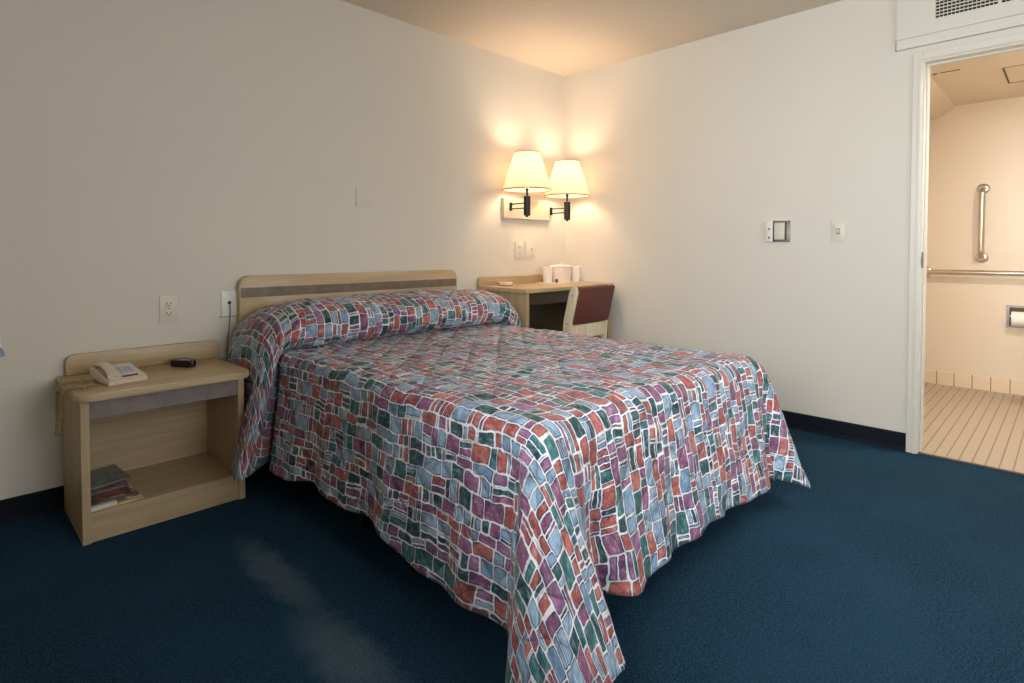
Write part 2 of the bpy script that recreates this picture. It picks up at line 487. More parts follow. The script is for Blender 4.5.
bm = BM()
add_box(bm, (.045, DY1-j-.010, .0), (.085, DY1-j, DZ-j), .002); add_box(bm, (.045, DY0+j, .0), (.085, DY0+j+.010, DZ-j), .002)
add_box(bm, (.045, DY0+j+.010, DZ-j-.010), (.085, DY1-j-.010, DZ-j), .002)
dobj('door_stop', bm, M['trim'])
bm = BM(); add_box(bm, (-.004, DY1-j-.0025, .965), (.036, DY1-j, 1.045), .001); add_box(bm, (-.009, DY1-j-.004, .985), (.002, DY1-j+.001, 1.02), .001)
o = dobj('strike_plate', bm, M['grey']); o['label'] = 'grey metal strike plate'
bm = BM(); add_box(bm, (-.008, DY0+j, 0), (.016, DY1-j, .007), .002)
dobj('threshold', bm, M['thr'])

# bathroom shell
bm = BM(); add_box(bm, (0.0, BY0-.02, -.06), (BX+.02, BY1+.02, 0.001)); struct('floor_bathroom', bm, M['tile'])
bm = BM(); add_box(bm, (BX, BY0-T, -.06), (BX+T, BY1+T, H)); struct('wall_bathroom_far', bm, M['bwall'])
bm = BM(); add_box(bm, (T, BY1, -.06), (BX, BY1+T, H)); struct('wall_bathroom_left', bm, M['bwall'])
bm = BM(); add_box(bm, (T, BY0-T, -.06), (BX, BY0, H)); struct('wall_bathroom_right', bm, M['bwall'])
bm = BM(); CZ = 2.165
add_box(bm, (T, BY0, CZ), (BX, BY1, CZ+.08)); struct('ceiling_bathroom', bm, M['bceil'])
bm = BM()
add_prism(bm, [(-2.245, CZ), (-2.235, CZ-.012), (-2.15, CZ-.075), (BY1, CZ-.10), (BY1, CZ)], 0, T, BX)
struct('trim_1', bm, M['bceil'])
bm = BM()
add_box(bm, (.875, -2.262, CZ-.004), (.885, -2.285, CZ)); add_box(bm, (.875, -2.40, CZ-.003), (.883, -2.30, CZ))
struct('trim_2', bm, M['brown'])
bm = BM(); add_box(bm, (BX-.009, BY0, 0), (BX, BY1, .108), .003); struct('baseboard_bathroom_far', bm, M['cove'])
bm = BM(); add_box(bm, (T, BY1-.009, 0), (BX-.009, BY1, .108), .003); struct('baseboard_bathroom_left', bm, M['bwall'])

# ceiling access hatch in the bathroom
t = thing('access_hatch', 'square framed access hatch in the bathroom ceiling', 'hatch', (1.24, -2.80, CZ))
bm = BM()
for a, b in [((-.24, -.23), (.24, -.215)), ((-.24, .215), (.24, .23)), ((-.24, -.215), (-.225, .215)), ((.225, -.215), (.24, .215))]:
    add_box(bm, (a[0], a[1], -.003), (b[0], b[1], 0), .001)
obj('hatch_frame', bm, M['bceil'], t)
bm = BM(); add_box(bm, (-.214, -.204, -.003), (.214, .204, 0), .001); obj('panel', bm, M['bceil'], t)
bm = BM()
for a, b in [((-.224, -.214), (.224, -.207)), ((-.224, .207), (.224, .214)), ((-.224, -.207), (-.217, .207)), ((.217, -.207), (.224, .207))]:
    add_box(bm, (a[0], a[1], -.0042), (b[0], b[1], 0))
obj('shadow_gap', bm, M['brown'], t)
bm = BM(); add_lathe_closed(bm, [(.012, 0), (.012, -.006), (.006, -.009)], (-.275, .06, 0), 16); obj('latch', bm, M['brown'], t, True)

# window on the left wall
w = bpy.data.objects.new('window_1', None); COL.objects.link(w); w['kind'] = 'structure'
bm = BM(); fr = .05; xo, xi = XL-.09, XL-.04
add_box(bm, (xo, WY0, WZ0), (xi, WY1, WZ0+fr), .004); add_box(bm, (xo, WY0, WZ1-fr), (xi, WY1, WZ1), .004)
add_box(bm, (xo, WY0, WZ0+fr), (xi, WY0+fr, WZ1-fr), .004); add_box(bm, (xo, WY1-fr, WZ0+fr), (xi, WY1, WZ1-fr), .004)
ym = (WY0+WY1)/2; add_box(bm, (xo, ym-.02, WZ0+fr), (xi, ym+.02, WZ1-fr), .004)
obj('window_frame', bm, M['alu'], w)
bm = BM(); add_box(bm, (XL-.066, WY0+fr, WZ0+fr), (XL-.062, ym-.02, WZ1-fr)); obj('pane', bm, M['glass'], w)
bm = BM(); add_box(bm, (XL-.066, ym+.02, WZ0+fr), (XL-.062, WY1-fr, WZ1-fr)); obj('pane', bm, M['glass'], w)
bm = BM(); add_box(bm, (XL-.04, WY0-.02, WZ0-.02), (XL+.015, WY1+.02, WZ0), .004); obj('window_sill', bm, M['trim'], w)

w = bpy.data.objects.new('added_fill_window', None); COL.objects.link(w); w['kind'] = 'structure'  # unseen window added in the front wall to let in fill light
bm = BM(); xo, xi = YF-.09, YF-.04
add_box(bm, (FX0, xo, WZ0), (FX1, xi, WZ0+fr), .004); add_box(bm, (FX0, xo, WZ1-fr), (FX1, xi, WZ1), .004)
add_box(bm, (FX0, xo, WZ0+fr), (FX0+fr, xi, WZ1-fr), .004); add_box(bm, (FX1-fr, xo, WZ0+fr), (FX1, xi, WZ1-fr), .004)
obj('window_frame', bm, M['alu'], w)
bm = BM(); add_box(bm, (FX0+fr, YF-.066, WZ0+fr), (FX1-fr, YF-.062, WZ1-fr)); obj('pane', bm, M['glass'], w)
bm = BM(); add_box(bm, (FX0-.02, YF-.04, WZ0-.02), (FX1+.02, YF+.015, WZ0), .004); obj('window_sill', bm, M['trim'], w)

# ---------------------------------------------------------------- air grille above the door
t = thing('air_vent', 'white air conditioning housing with black grid grille above the bathroom doorway', 'vent', (0, -2.237, 2.094))
vz0, vy1, vy0 = 2.094, -2.237, -3.35
def lobj(name, bm, mat, smooth=False):
    o = obj(name, bm, mat, t, smooth); o.matrix_parent_inverse = t.matrix_basis.inverted() if False else Matrix.Translation(-Vector(t.location)); return o
g = [(-2.401, -2.641), (-2.653, -2.893), (-2.905, -3.145)]
gz0, gz1 = 2.216, 2.40
bm = BM()
add_box(bm, (-.022, vy0, vz0+.052), (-.002, vy1, gz0)); add_box(bm, (-.022, vy0, gz1), (-.002, vy1, H-.004))
ys = [vy1]+[v for p in g for v in p]+[vy0]
for i in range(0, len(ys), 2): add_box(bm, (-.022, ys[i+1], gz0), (-.002, ys[i], gz1))
lobj('housing_panel', bm, M['trim'])
bm = BM(); add_box(bm, (-.0205, vy0, vz0), (-.002, vy1-.0005, vz0+.0512), .002); lobj('bottom_rail', bm, M['trim'])
bm = BM(); add_box(bm, (-.008, vy1, vz0+.05), (-.0005, vy1+.003, H-.004)); lobj('edge_gasket', bm, M['grey'])
bm = BM(); add_box(bm, (-.008, vy1, vz0), (-.0005, vy1+.004, vz0+.049)); lobj('edge_gap_shade', bm, M['brown'])  # brown strip stands in for the shade in the gap beside the housing
bm = BM(); add_box(bm, (-.0035, vy0+.1, gz0-.005), (-.0015, vy1-.1, gz1+.005)); o = lobj('duct_opening', bm, M['void'])
for y1, y0 in g:
    bm = BM(); step = .0155
    k = int((y1-y0)/step)
    for i in range(k+1):
        y = y1-i*(y1-y0)/k; add_box(bm, (-.014, y-.0011, gz0), (-.008, y+.0011, gz1))
    k2 = int((gz1-gz0)/.0155)
    for i in range(k2+1):
        z = gz0+i*(gz1-gz0)/k2; add_box(bm, (-.0145, y0, z-.0024), (-.0075, y1, z+.0024))
    lobj('grille', bm, M['trim'])

# ---------------------------------------------------------------- headboard
bm = BM(); hx0, hx1 = -2.528, -1.164
add_prism(bm, rrect(hx0, .0, hx1, .929, .05, (0, 0, 1, 1)), 1, -.042, -.010, .003)
hb = obj('headboard', bm, M['wood'], None, True)
tag(hb, 'light wood laminate headboard with rounded corners and taupe stripe behind the bed', 'headboard')
recenter(hb)
bm = BM(); add_box(bm, (hx0+.006, -.0445, .823), (hx1-.003, -.040, .871), .0008)
o = obj('stripe', bm, M['stripe'], hb); o.matrix_parent_inverse = Matrix.Translation(-hb.location); o['label'] = 'taupe stone-look inlay stripe'

# ---------------------------------------------------------------- bed
bt = thing('bed', 'double bed base and mattress underneath the brick-patterned bedspread', 'bed', (-1.845, -1.0, 0))
def P_(o, par): o.matrix_parent_inverse = Matrix.Translation(-Vector(par.location)); return o
bm = BM(); add_box(bm, (-2.50, -1.93, .36), (-1.19, -.08, .585), .05, 4); P_(obj('mattress', bm, M['mattress'], bt, True), bt)
bm = BM(); add_box(bm, (-2.49, -1.92, .14), (-1.20, -.08, .355), .02, 3); P_(obj('box_spring', bm, M['boxs'], bt, True), bt)
bm = BM()
add_box(bm, (-2.47, -1.90, .10), (-2.44, -.10, .137), .002); add_box(bm, (-1.25, -1.90, .10), (-1.22, -.10, .137), .002)
for y in (-.12, -1.0, -1.88): add_box(bm, (-2.44, y-.015, .10), (-1.25, y+.015, .137), .002)
P_(obj('bed_frame', bm, M['black'], bt), bt)
for x in (-2.42, -1.27):
    for y in (-.14, -1.0, -1.86):
        bm = BM(); add_lathe_closed(bm, [(.022, 0), (.022, .01), (.014, .014), (.014, .10)], (x, y, 0), 14)
        P_(obj('leg', bm, M['black'], bt, True), bt)

# bedspread: top sheet of cloth + skirt all round three sides, with fold-out corner tails
CX = -1.845; ZT = .615; YH = -.065; YC = -1.925
def ss(a, b, x):
    t_ = min(1, max(0, (x-a)/(b-a))); return t_*t_*(3-2*t_)
def pillow_m(y):
    """height fraction of the pillow bulge"""
    c, hw = -.295, .24
    q = abs((y-c)/hw)
    return 0 if q >= 1 else (1-q**2.4)**.55
rows = []     # (y, z, m, cloth length)
prof = []
for i in range(31):       # pillow: back, crown, front
    a = -1.15+(PI/2+1.15)*i/30
    prof.append((-.300-.245*math.sin(a), .705+.122*max(0, math.cos(a))**.75))
prof[0] = (YH, prof[0][1])
for i in range(1, 11):    # tucked in underneath
    a = i/10*PI/2*.97
    prof.append((-.455-.090*math.cos(a), .705-.084*math.sin(a)))
NTUCK = len(prof)
k = 74
for i in range(k+1): prof.append((-.470-(-YC-.470)*(i/k), ZT+.004*math.exp(-i/2)))
cl = 0; prev = None
for y, z in prof:
    m = min(1, max(0, (z-.620)/.207))
    if prev: cl += math.hypot(y-prev[0], z-prev[1])
    prev = (y, z); rows.append((y, z, m, cl))
CLT0 = rows[30][3]; CLT = rows[NTUCK][3]
NX = 76
def params(m):
    return .640-.075*m, .055+.175*m      # clamp half width, edge radius
def wob(p, s, a): return a*noise.noise(Vector(p)*s)
bm = BM(); uvl = {}
NY = len(rows)
top = [[None]*(NX+1) for _ in range(NY)]
for j, (y, zr, m, cly) in enumerate(rows):
    w, Re = params(m)
    for i in range(NX+1):
        s = -1+2*i/NX; x = CX+w*s
        sag = .010*(1-s*s)
        dimple = 0
        z = zr-.012*m*abs(s)**3+wob((x, y, 0), 3.2, .010)+wob((x, y, 3), 11, .006)+wob((x, y, 9), 24, .003)
        yy = y+.006*noise.noise(Vector((x*6, y*6, 5)))
        x += .03*m*max(0, 1-abs(s)*0)
        if m > 0: z += .010*m*noise.noise(Vector((x*7, y*3, 2)))
        v = bm.verts.new((x, yy, z)); top[j][i] = v; uvl[v] = (x-CX, cly)
for j in range(NY-1):
    for i in range(NX):
        bm.faces.new((top[j][i], top[j+1][i], top[j+1][i+1], top[j][i+1]))
NV = 40
def hang(base, n, ztop_off, Re, zh, gam, wave, push=0.0, total=None, tanv=None, drift=0.0):
    """returns list of (pos, arclength) going down from base; base is a top vertex"""
    out = []; x0, y0, z0 = base
    L1 = Re*(PI/2-gam)
    down1 = Re*(1-math.cos(PI/2-gam)); out1 = Re*math.sin(PI/2-gam)
    Hh = (z0-down1-zh)/math.cos(gam) if total is None else total-L1
    LT = L1+Hh
    for k_ in range(1, NV+1):
        l = LT*k_/NV
        if l < L1:
            a = l/Re; o_ = Re*math.sin(a); dz = Re*(1-math.cos(a)); f = 0
        else:
            h = l-L1; f = h/Hh; o_ = out1+h*math.sin(gam); dz = down1+h*math.cos(gam)
        o_ += push*ss(0, .25, l)+wave*f**1.2
        z = z0-dz
        if z < .012:
            o_ += (.012-z)*.75; z = .012+.004*abs(math.sin(l*60))
        lat = drift*f
        p = Vector((x0, y0, z))+Vector((n[0], n[1], 0))*o_
        if tanv: p += Vector((tanv[0], tanv[1], 0))*lat
        if n[0] < -.9 and n[1] > -.2:     # squeezed between the bed and the nightstand
            lim = -2.622-.05*ss(.55, .60, p.z)-.3*ss(-.472, -.50, p.y)
            if p.x < lim: p.x = lim
        else: p += Vector((n[0], n[1], 0))*(.010*noise.noise(p*5)+.005*noise.noise(p*16))*min(1, l/.08)
        out.append((p, l))
    return out, LT
cols = []   # each: (top vertex, [verts])
def column(tv, res, uvf):
    vs = []
    for p, l in res:
        v = bm.verts.new(p); uvl[v] = uvf(l); vs.append(v)
    cols.append([tv]+vs)
GS = .13
def side_column(j, sgn):
    y, zr, m, cly = rows[j]; w, Re = params(m); tv = top[j][0 if sgn < 0 else NX]
    nearfoot = ss(-1.45, YC, y)
    zh = .155+.018*math.sin(y*5.0+1)+.010*math.sin(y*13)
    zh -= .035*ss(-.9, -1.9, y)
    if sgn < 0: zh += .03*ss(-.75, -.35, y)
    wave = .016*math.sin(y*17+.6)*ss(0, .6, abs(y+.2))*.7+.006*math.sin(y*31)
    crease = math.exp(-((cly-CLT)/.045)**2)
    flap = ss(CLT0-.30, CLT0-.02, cly)*(1-ss(CLT0+.06, CLT, cly))
    gam = .10
    if sgn > 0: gam += .14*ss(-1.1, -1.9, y); Re += .045*ss(-1.3, -1.9, y)
    if sgn < 0: zh += .02*flap; gam += .25*flap+.05*ss(-.95, -.50, y)*(1-flap)
    push = .0-.035*crease
    hp = ss(.0, .5, m)
    wave += .025*hp-.03*crease
    if sgn < 0: wave += -.0
    drift = -.10*flap
    res, LT = hang(tv.co, (sgn, 0), 0, Re, zh, gam, wave, push, None, (0, 1), drift)
    column(tv, res, lambda l: (sgn*(w+l), cly))
    return LT
def foot_column(i):
    tv = top[NY-1][i]; s = -1+2*i/NX; w, Re = params(0); x = w*s
    zh = .130+.010*math.sin(x*9+1)+.004*math.sin(x*21)
    wave = .012*math.sin(x*15+.9)+.007*math.sin(x*33+2)
    dl = w+x
    gm = .17+.29*math.exp(-(dl/.07)**2)
    wave -= .045*math.exp(-((dl-.15)/.05)**2)
    res, LT = hang(tv.co, (0, -1), 0, .075, zh-.03*math.exp(-(dl/.06)**2), gm, wave)
    column(tv, res, lambda l: (x, rows[-1][3]+l))
    return LT
for j in range(NY): LS = side_column(j, -1)
def corner(sgn, LA, LB, nphi=44):
    tv = top[NY-1][0 if sgn < 0 else NX]; w, Re = params(0); c0 = rows[-1][3]
    rng = range(1, nphi) if sgn < 0 else range(nphi-1, 0, -1)
    for q in rng:
        f = q/nphi; phi = f*PI/2
        D = LA*(1-f)+LB*f
        tot = D/max(math.cos(phi), math.sin(phi))
        tot = min(tot, D*(1.36 if sgn < 0 else 1.16))
        b = math.sin(2*phi)**1.6
        gam = (.10 if sgn < 0 else .24)*(1-f)+.17*f+(.26 if sgn < 0 else .13)*b+(.29*math.exp(-((1-f)/.36)**2)+.02*b if sgn < 0 else 0)
        psi = phi
        wf = (.012*math.sin(-w*15+.9)+.007*math.sin(-w*33+2))*f**3 if sgn < 0 else 0
        # fold the flank in on both sides of the tail
        wave = .016*math.sin(YC*17+.6)*(1-f)-.045*math.sin(phi*2)**2*0
        wave -= .05*math.exp(-((f-.20)/.09)**2)+(.055*math.exp(-((f-.84)/.08)**2) if sgn > 0 else 0)
        wave += .030*math.exp(-((f-.66)/.07)**2)+wf
        n_ = (sgn*math.cos(psi), -math.sin(psi))
        res, LT = hang(tv.co, n_, 0, (.055 if sgn < 0 else .10)*(1-f)+.075*f+(0 if sgn < 0 else .045*b), 0, gam, wave, 0, tot)
        column(tv, res, lambda l: (sgn*(w+l*math.cos(phi)), c0+l*math.sin(phi)))
LF = .60
ncol0 = len(cols)
corner(-1, LS, LF)
for i in range(NX+1): LF2 = foot_column(i)
corner(1, LS, .54)
for j in range(NY-1, -1, -1): side_column(j, 1)
for A, B in zip(cols, cols[1:]):
    for k_ in range(NV):
        q = [A[k_], A[k_+1], B[k_+1], B[k_]]
        u = []
        for v in q:
            if v not in u: u.append(v)
        if len(u) >= 3:
            try: bm.faces.new(u)
            except ValueError: pass
uvlay = bm.loops.layers.uv.new('UVMap')
bm.verts.index_update()
for f in bm.faces:
    for l in f.loops: l[uvlay].uv = uvl[l.vert]
bmesh.ops.recalc_face_normals(bm, faces=bm.faces)
me = bpy.data.meshes.new('bedspread'); bm.to_mesh(me); bm.free(); me.materials.append(M['fabric'])
for p in me.polygons: p.use_smooth = True
sp = bpy.data.objects.new('bedspread', me); COL.objects.link(sp)
if sum(p.normal.z for p in me.polygons if p.center.z > .58) < 0: me.flip_normals()
recenter(sp)
so = sp.modifiers.new('thickness', 'SOLIDIFY'); so.thickness = .007; so.offset = -1
tag(sp, 'quilted bedspread printed with teal, terracotta, mauve and blue bricks draped over the bed', 'bedspread')

# ---------------------------------------------------------------- curtain
def curtain(y0, y1, amp, flare, label):
    bm = BM(); uvc = {}; NU, NZ = 90, 40; grid = []
    L = (y1-y0)*1.7
    for a in range(NU+1):
        u = a/NU; colv = []
        for b in range(NZ+1):
            v = b/NZ; z = 2.20-(2.20-.922)*v
            y = y0+(y1-y0)*u
            fold = math.sin(u*PI*2*7)
            x = XL+.085+(amp+flare*ss(.90, 1, v))*fold*.5+amp*.35*math.sin(u*9+v*2)
            y += .01*math.sin(v*5+u*20)
            vv = bm.verts.new((x, y, z)); uvc[vv] = (u*L+.43, v*1.3+.27); colv.append(vv)
        grid.append(colv)
    for a in range(NU):
        for b in range(NZ): bm.faces.new((grid[a][b], grid[a+1][b], grid[a+1][b+1], grid[a][b+1]))
    lay = bm.loops.layers.uv.new('UVMap')
    for f in bm.faces:
        for l in f.loops: l[lay].uv = uvc[l.vert]
    o = obj('curtain', bm, M['fabric'], None, True)
    s_ = o.modifiers.new('thickness', 'SOLIDIFY'); s_.thickness = .003
    recenter(o)
    return tag(o, label, 'curtain', None)
curtain(-1.98, -1.56, .085, .097, 'brick-patterned curtain whose hem just shows at the left edge, by the window wall')
bm = BM(); add_tube(bm, [(XL+.085, -3.95, 2.215), (XL+.085, -1.50, 2.215)], .012, 12)
rod = obj('curtain_rod', bm, M['black'], None, True); recenter(rod); tag(rod, 'black metal curtain rod over the window', 'curtain rod')
for y in (-3.9, -2.7, -1.53):
    bm = BM(); add_box(bm, (XL, y-.012, 2.18), (XL+.006, y+.012, 2.25), .001); add_box(bm, (XL, y-.006, 2.196), (XL+.09, y+.006, 2.202), .001)
    P_(obj('bracket', bm, M['black'], rod), rod)

# ---------------------------------------------------------------- nightstand
nx0, nx1, ny = -3.211, -2.652, -.425
t = thing('nightstand', 'light wood open nightstand with mauve apron, left of the bed', 'nightstand', ((nx0+nx1)/2, -.22, 0))
def N(name, bm, mat, smooth=False): return P_(obj(name, bm, mat, t, smooth), t)
pt = .026
bm = BM(); add_box(bm, (nx0, ny, 0), (nx0+pt, -.012, .518), .0015); N('side_panel', bm, M['woodv'])
bm = BM(); add_box(bm, (nx1-pt, ny, 0), (nx1, -.012, .518), .0015); N('side_panel', bm, M['woodv'])
bm = BM(); add_box(bm, (nx0+pt, -.030, 0), (nx1-pt, -.014, .518)); N('back_panel', bm, M['wood'])
bm = BM(); add_box(bm, (nx0+pt, ny+.006, .080), (nx1-pt, -.030, .106), .0015); N('shelf', bm, M['wood'])
bm = BM(); add_box(bm, (nx0+pt, ny+.008, 0), (nx1-pt, ny+.026, .079), .0015); N('plinth', bm, M['wood'])
bm = BM(); add_box(bm, (nx0+pt, ny+.004, .446), (nx1-pt, ny+.022, .517), .0015); o = N('apron', bm, M['stone']); o['label'] = 'mauve stone-look apron'
bm = BM(); add_prism(bm, rrect(-3.228, -.462, -2.630, -.012, .045, (1, 1, 0, 0)), 2, .519, .547, .006); N('nightstand_top', bm, M['wood'], True)
bm = BM(); add_prism(bm, rrect(-3.200, .547, -2.617, .630, .03, (0, 0, 1, 1)), 1, -.036, -.014, .004); N('backsplash', bm, M['wood'], True)

# magazines on the shelf
zb = .1065
def mag(name, cx, cy, w_, d_, h_, rz, mat, label, z, curl=0):
    bm = BM(); nseg = 10
    rowsv = []
    for i in range(nseg+1):
        u = i/nseg; x = -w_/2+w_*u; c = curl*(u**2)
        rowsv.append([bm.verts.new((x, -d_/2, c)), bm.verts.new((x, d_/2, c)), bm.verts.new((x, d_/2, c+h_)), bm.verts.new((x, -d_/2, c+h_))])
    for A, B in zip(rowsv, rowsv[1:]):
        for q in range(4): bm.faces.new((A[q], A[(q+1) % 4], B[(q+1) % 4], B[q]))
    bm.faces.new(rowsv[0]); bm.faces.new(rowsv[-1][::-1])
    o = obj(name, bm, mat); o.location = (cx, cy, z); o.rotation_euler = (0, 0, rz)
    return tag(o, label, 'magazine' if 'magazine' in name else name.split('_')[-1], 'reading matter on the nightstand shelf')
mm = [magazine_mat('cover_a', lin(226, 214, 160), lin(206, 190, 140), lin(170, 150, 100)),
      magazine_mat('cover_b', lin(60, 52, 54), lin(120, 96, 90), lin(196, 190, 184)),
      magazine_mat('cover_c', lin(40, 20, 22), lin(96, 44, 30), lin(160, 90, 50)),
      magazine_mat('cover_d', lin(70, 60, 66), lin(110, 90, 96), lin(60, 36, 32)),
      magazine_mat('cover_e', lin(84, 100, 102), lin(120, 130, 124), lin(70, 72, 70))]
z = zb
mag('folder', -3.105, -.285, .165, .235, .004, .05, mm[0], 'cream folder at the bottom of the magazine pile on the shelf', z); z += .0045
mag('magazine', -3.112, -.268, .150, .215, .010, .10, mm[1], 'grey-brown magazine lying right on the cream folder', z); z += .0105
mag('magazine', -3.120, -.245, .135, .205, .009, .04, mm[2], 'dark red and orange magazine in the middle of the pile', z, .003); z += .0095
mag('magazine', -3.116, -.205, .140, .200, .010, -.03, mm[3], 'mauve-grey magazine just below the topmost one', z, .005); z += .0102
mag('magazine', -3.112, -.165, .145, .200, .006, .08, mm[4], 'grey-green magazine on top of the shelf pile', z, .008)
bm = BM(); add_box(bm, (-.040, -.012, 0), (.040, .012, .014), .002)
o = obj('card', bm, M['platew']); o.location = (-3.145, -.400, .1108); o.rotation_euler = (0, 0, .12)
tag(o, 'small white card box in front of the magazines on the shelf', 'card')

# telephone
ph = thing('telephone', 'beige desk telephone with handset on the left, standing on the nightstand', 'telephone', (-3.066, -.272, .548), .20)
PS = .79
ph.scale = (PS, PS, PS)
bm = BM(); hw, hd = .085, .105
pr = [(-hd, 0), (-hd, .014), (-hd+.018, .026), (.075, .066), (hd, .062), (hd, 0)]
add_prism(bm, pr, 0, -hw, hw, .006); obj('phone_body', bm, M['beigeph'], ph, True)
sl = math.atan2(.040, .157)
RM = Matrix.Rotation(sl, 4, 'X')
def onface(bm_):     # face frame: x right, y up the slope, z out
    bmesh.ops.transform(bm_, matrix=Matrix.Translation((0, -hd+.018, .026)) @ RM, verts=bm_.verts)
bm = BM(); add_box(bm, (-.018, .030, 0), (.076, .150, .002), .0008); onface(bm); o = obj('face_plate', bm, M['phoneface'], ph); o['label'] = 'pale blue-grey dialling plate'
for r_ in range(4):
    for c_ in range(3):
        bm = BM(); add_box(bm, (.000+c_*.020, .048+r_*.018, .002), (.013+c_*.020, .060+r_*.018, .005), .001); onface(bm); obj('key', bm, M['key'], ph)
bm = BM(); add_box(bm, (-.014, .003, 0), (.052, .020, .002), .0005); onface(bm); o = obj('label_strip', bm, M['red'], ph); o['label'] = 'dark red label strip'
bm = BM()
pts = []
for i in range(17):
    u = i/16; y_ = -.002+u*.165; zc = .018+.012*math.sin(u*PI)**.8
    pts.append((-.055, y_, zc))
prev = None
rings = []
for i, p in enumerate(pts):
    u = i/16; e_ = 1-math.sin(u*PI)**.5
    w_ = .025+.005*e_; h_ = .009+.006*e_
    rings.append([bm.verts.new((p[0]+w_*math.cos(a_)*(1 if abs(math.cos(a_)) > .5 else 1), p[1], p[2]-.006*e_+h_*math.sin(a_))) for a_ in [2*PI*k_/14 for k_ in range(14)]])
for A, B in zip(rings, rings[1:]):
    for k_ in range(14): bm.faces.new((A[k_], A[(k_+1) % 14], B[(k_+1) % 14], B[k_]))
cap(bm, rings[0], True); cap(bm, rings[-1])
onface(bm); obj('handset', bm, M['beigeph'], ph, True)
bm = BM(); add_box(bm, (-.052, -.002, .010), (-.042, .004, .016), .001); add_box(bm, (-.024, .004, .002), (-.017, .010, .008), .001); onface(bm); obj('hook_button', bm, M['brown'], ph)
# line from the phone along the top, then the coil hanging over the left side
bm = BM()
def bez(P, n_=16):
    P = [Vector(p) for p in P]; out = []
    for i in range(len(P)-1):
        p0, p1, p2, p3 = P[max(i-1, 0)], P[i], P[i+1], P[min(i+2, len(P)-1)]
        for k_ in range(n_):
            s_ = k_/n_
            out.append(.5*((2*p1)+(-p0+p2)*s_+(2*p0-5*p1+4*p2-p3)*s_*s_+(-p0+3*p1-3*p2+p3)*s_**3))
    out.append(P[-1]); return out
path = bez([(-3.155, -.345, .558), (-3.19, -.36, .554), (-3.225, -.35, .555), (-3.247, -.335, .540), (-3.252, -.32, .47), (-3.262, -.30, .40), (-3.258, -.27, .385),
            (-3.254, -.245, .42), (-3.252, -.235, .50), (-3.248, -.235, .548), (-3.225, -.24, .556), (-3.17, -.25, .556), (-3.14, -.26, .556)], 40)
hel = []
acc = 0
for i, p in enumerate(path):
    if i: acc += (p-path[i-1]).length
    tdir = (path[min(i+1, len(path)-1)]-path[max(i-1, 0)]).normalized()
    a_ = tdir.cross(Vector((0, 1, .3))).normalized(); b_ = tdir.cross(a_)
    hel.append(p+a_*.0038*math.cos(acc*600)+b_*.0038*math.sin(acc*600))
add_tube(bm, hel, .0036, 6)
cd = obj('phone_cord', bm, M['cord'], ph, True); cd.matrix_parent_inverse = (Matrix.Translation(ph.location) @ Matrix.Rotation(.20, 4, 'Z') @ Matrix.Scale(PS, 4)).inverted(); cd['label'] = 'tan coiled cord'

# remote control
rm = thing('remote_control', 'black rounded remote control lying on the nightstand', 'remote control', (-2.806, -.150, .5475), 2.02)
bm = BM(); add_prism(bm, [(x*.064, y*.027*(1+.12*x)) for x, y in [(math.copysign(abs(math.cos(a_))**.75, math.cos(a_)), math.copysign(abs(math.sin(a_))**.8, math.sin(a_))) for a_ in [2*PI*k_/32 for k_ in range(32)]]], 2, 0, .030, .009)
obj('remote_body', bm, M['rubber'], rm, True)
for i in range(4):
    bm = BM(); add_box(bm, (-.045+i*.016, -.009, .0298), (-.036+i*.016, -.001, .032), .0008); obj('button', bm, M['rkey'], rm)
bm = BM(); add_box(bm, (-.045, .003, .0298), (.012, .010, .0315), .0006); obj('button_row', bm, M['phoneface'], rm)

# ---------------------------------------------------------------- wall plates
def plate(name, label, cat, c, n, w_, h_, mat):
    """empty on the wall; local x to the right seen from the room, z up, y out of the wall is -y"""
    rz = {'back': 0, 'right': -PI/2}[n]
    t_ = thing(name, label, cat, c, rz)
    bm = BM(); add_prism(bm, rrect(-w_/2, -h_/2, w_/2, h_/2, .004), 1, -.006, 0, .002); obj('cover_plate', bm, mat, t_, True)
    return t_
def screw(t_, x, z, m='grey'):
    bm = BM(); add_lathe_closed(bm, [(.003, -.006), (.003, -.0075), (.0015, -.008)], (x, 0, z), 10, 'y'); obj('screw', bm, M[m], t_, True)
t = plate('electrical_outlet', 'ivory double electrical outlet on the wall above the nightstand', 'outlet', (-2.822, 0, .790), 'back', .072, .118, M['plate'])
for dz in (.021, -.021):
    bm = BM(); add_prism(bm, rrect(-.017, dz-.0145, .017, dz+.0145, .010), 1, -.0085, -.006, .001); r_ = obj('socket', bm, M['plate'], t, True)
    bm = BM(); add_box(bm, (-.009, -.0092, dz-.001), (-.006, -.008, dz+.008)); add_box(bm, (.006, -.0092, dz-.001), (.009, -.008, dz+.008))
    add_box(bm, (-.0025, -.0092, dz-.011), (.0025, -.008, dz-.006)); obj('slots', bm, M['dark'], r_)
screw(t, 0, 0)
t = plate('phone_jack', 'white telephone wall jack with a thin cord, left of the headboard', 'phone jack', (-2.562, 0, .796), 'back', .074, .122, M['platew'])
bm = BM(); add_box(bm, (-.008, -.012, -.002), (.006, -.006, .012), .001); obj('jack', bm, M['dark'], t)
bm = BM(); add_box(bm, (-.045, -.005, -.0645), (.035, 0, -.0615), .0005); obj('bottom_ledge', bm, M['grey'], t)
bm = BM()
add_tube(bm, bez([(-2.563, -.011, .798), (-2.562, -.016, .78), (-2.562, -.012, .74), (-2.566, -.012, .69), (-2.575, -.012, .62), (-2.578, -.014, .55), (-2.580, -.016, .47), (-2.60, -.02, .02)], 8), .0022, 8)
o = P_(obj('phone_line', bm, M['grey'], t, True), t); o['label'] = 'thin grey line'
t = plate('blank_plate', 'plain painted blank cover plate on the wall above the headboard', 'wall plate', (-1.828, 0, 1.357), 'back', .088, .110, M['wall'])
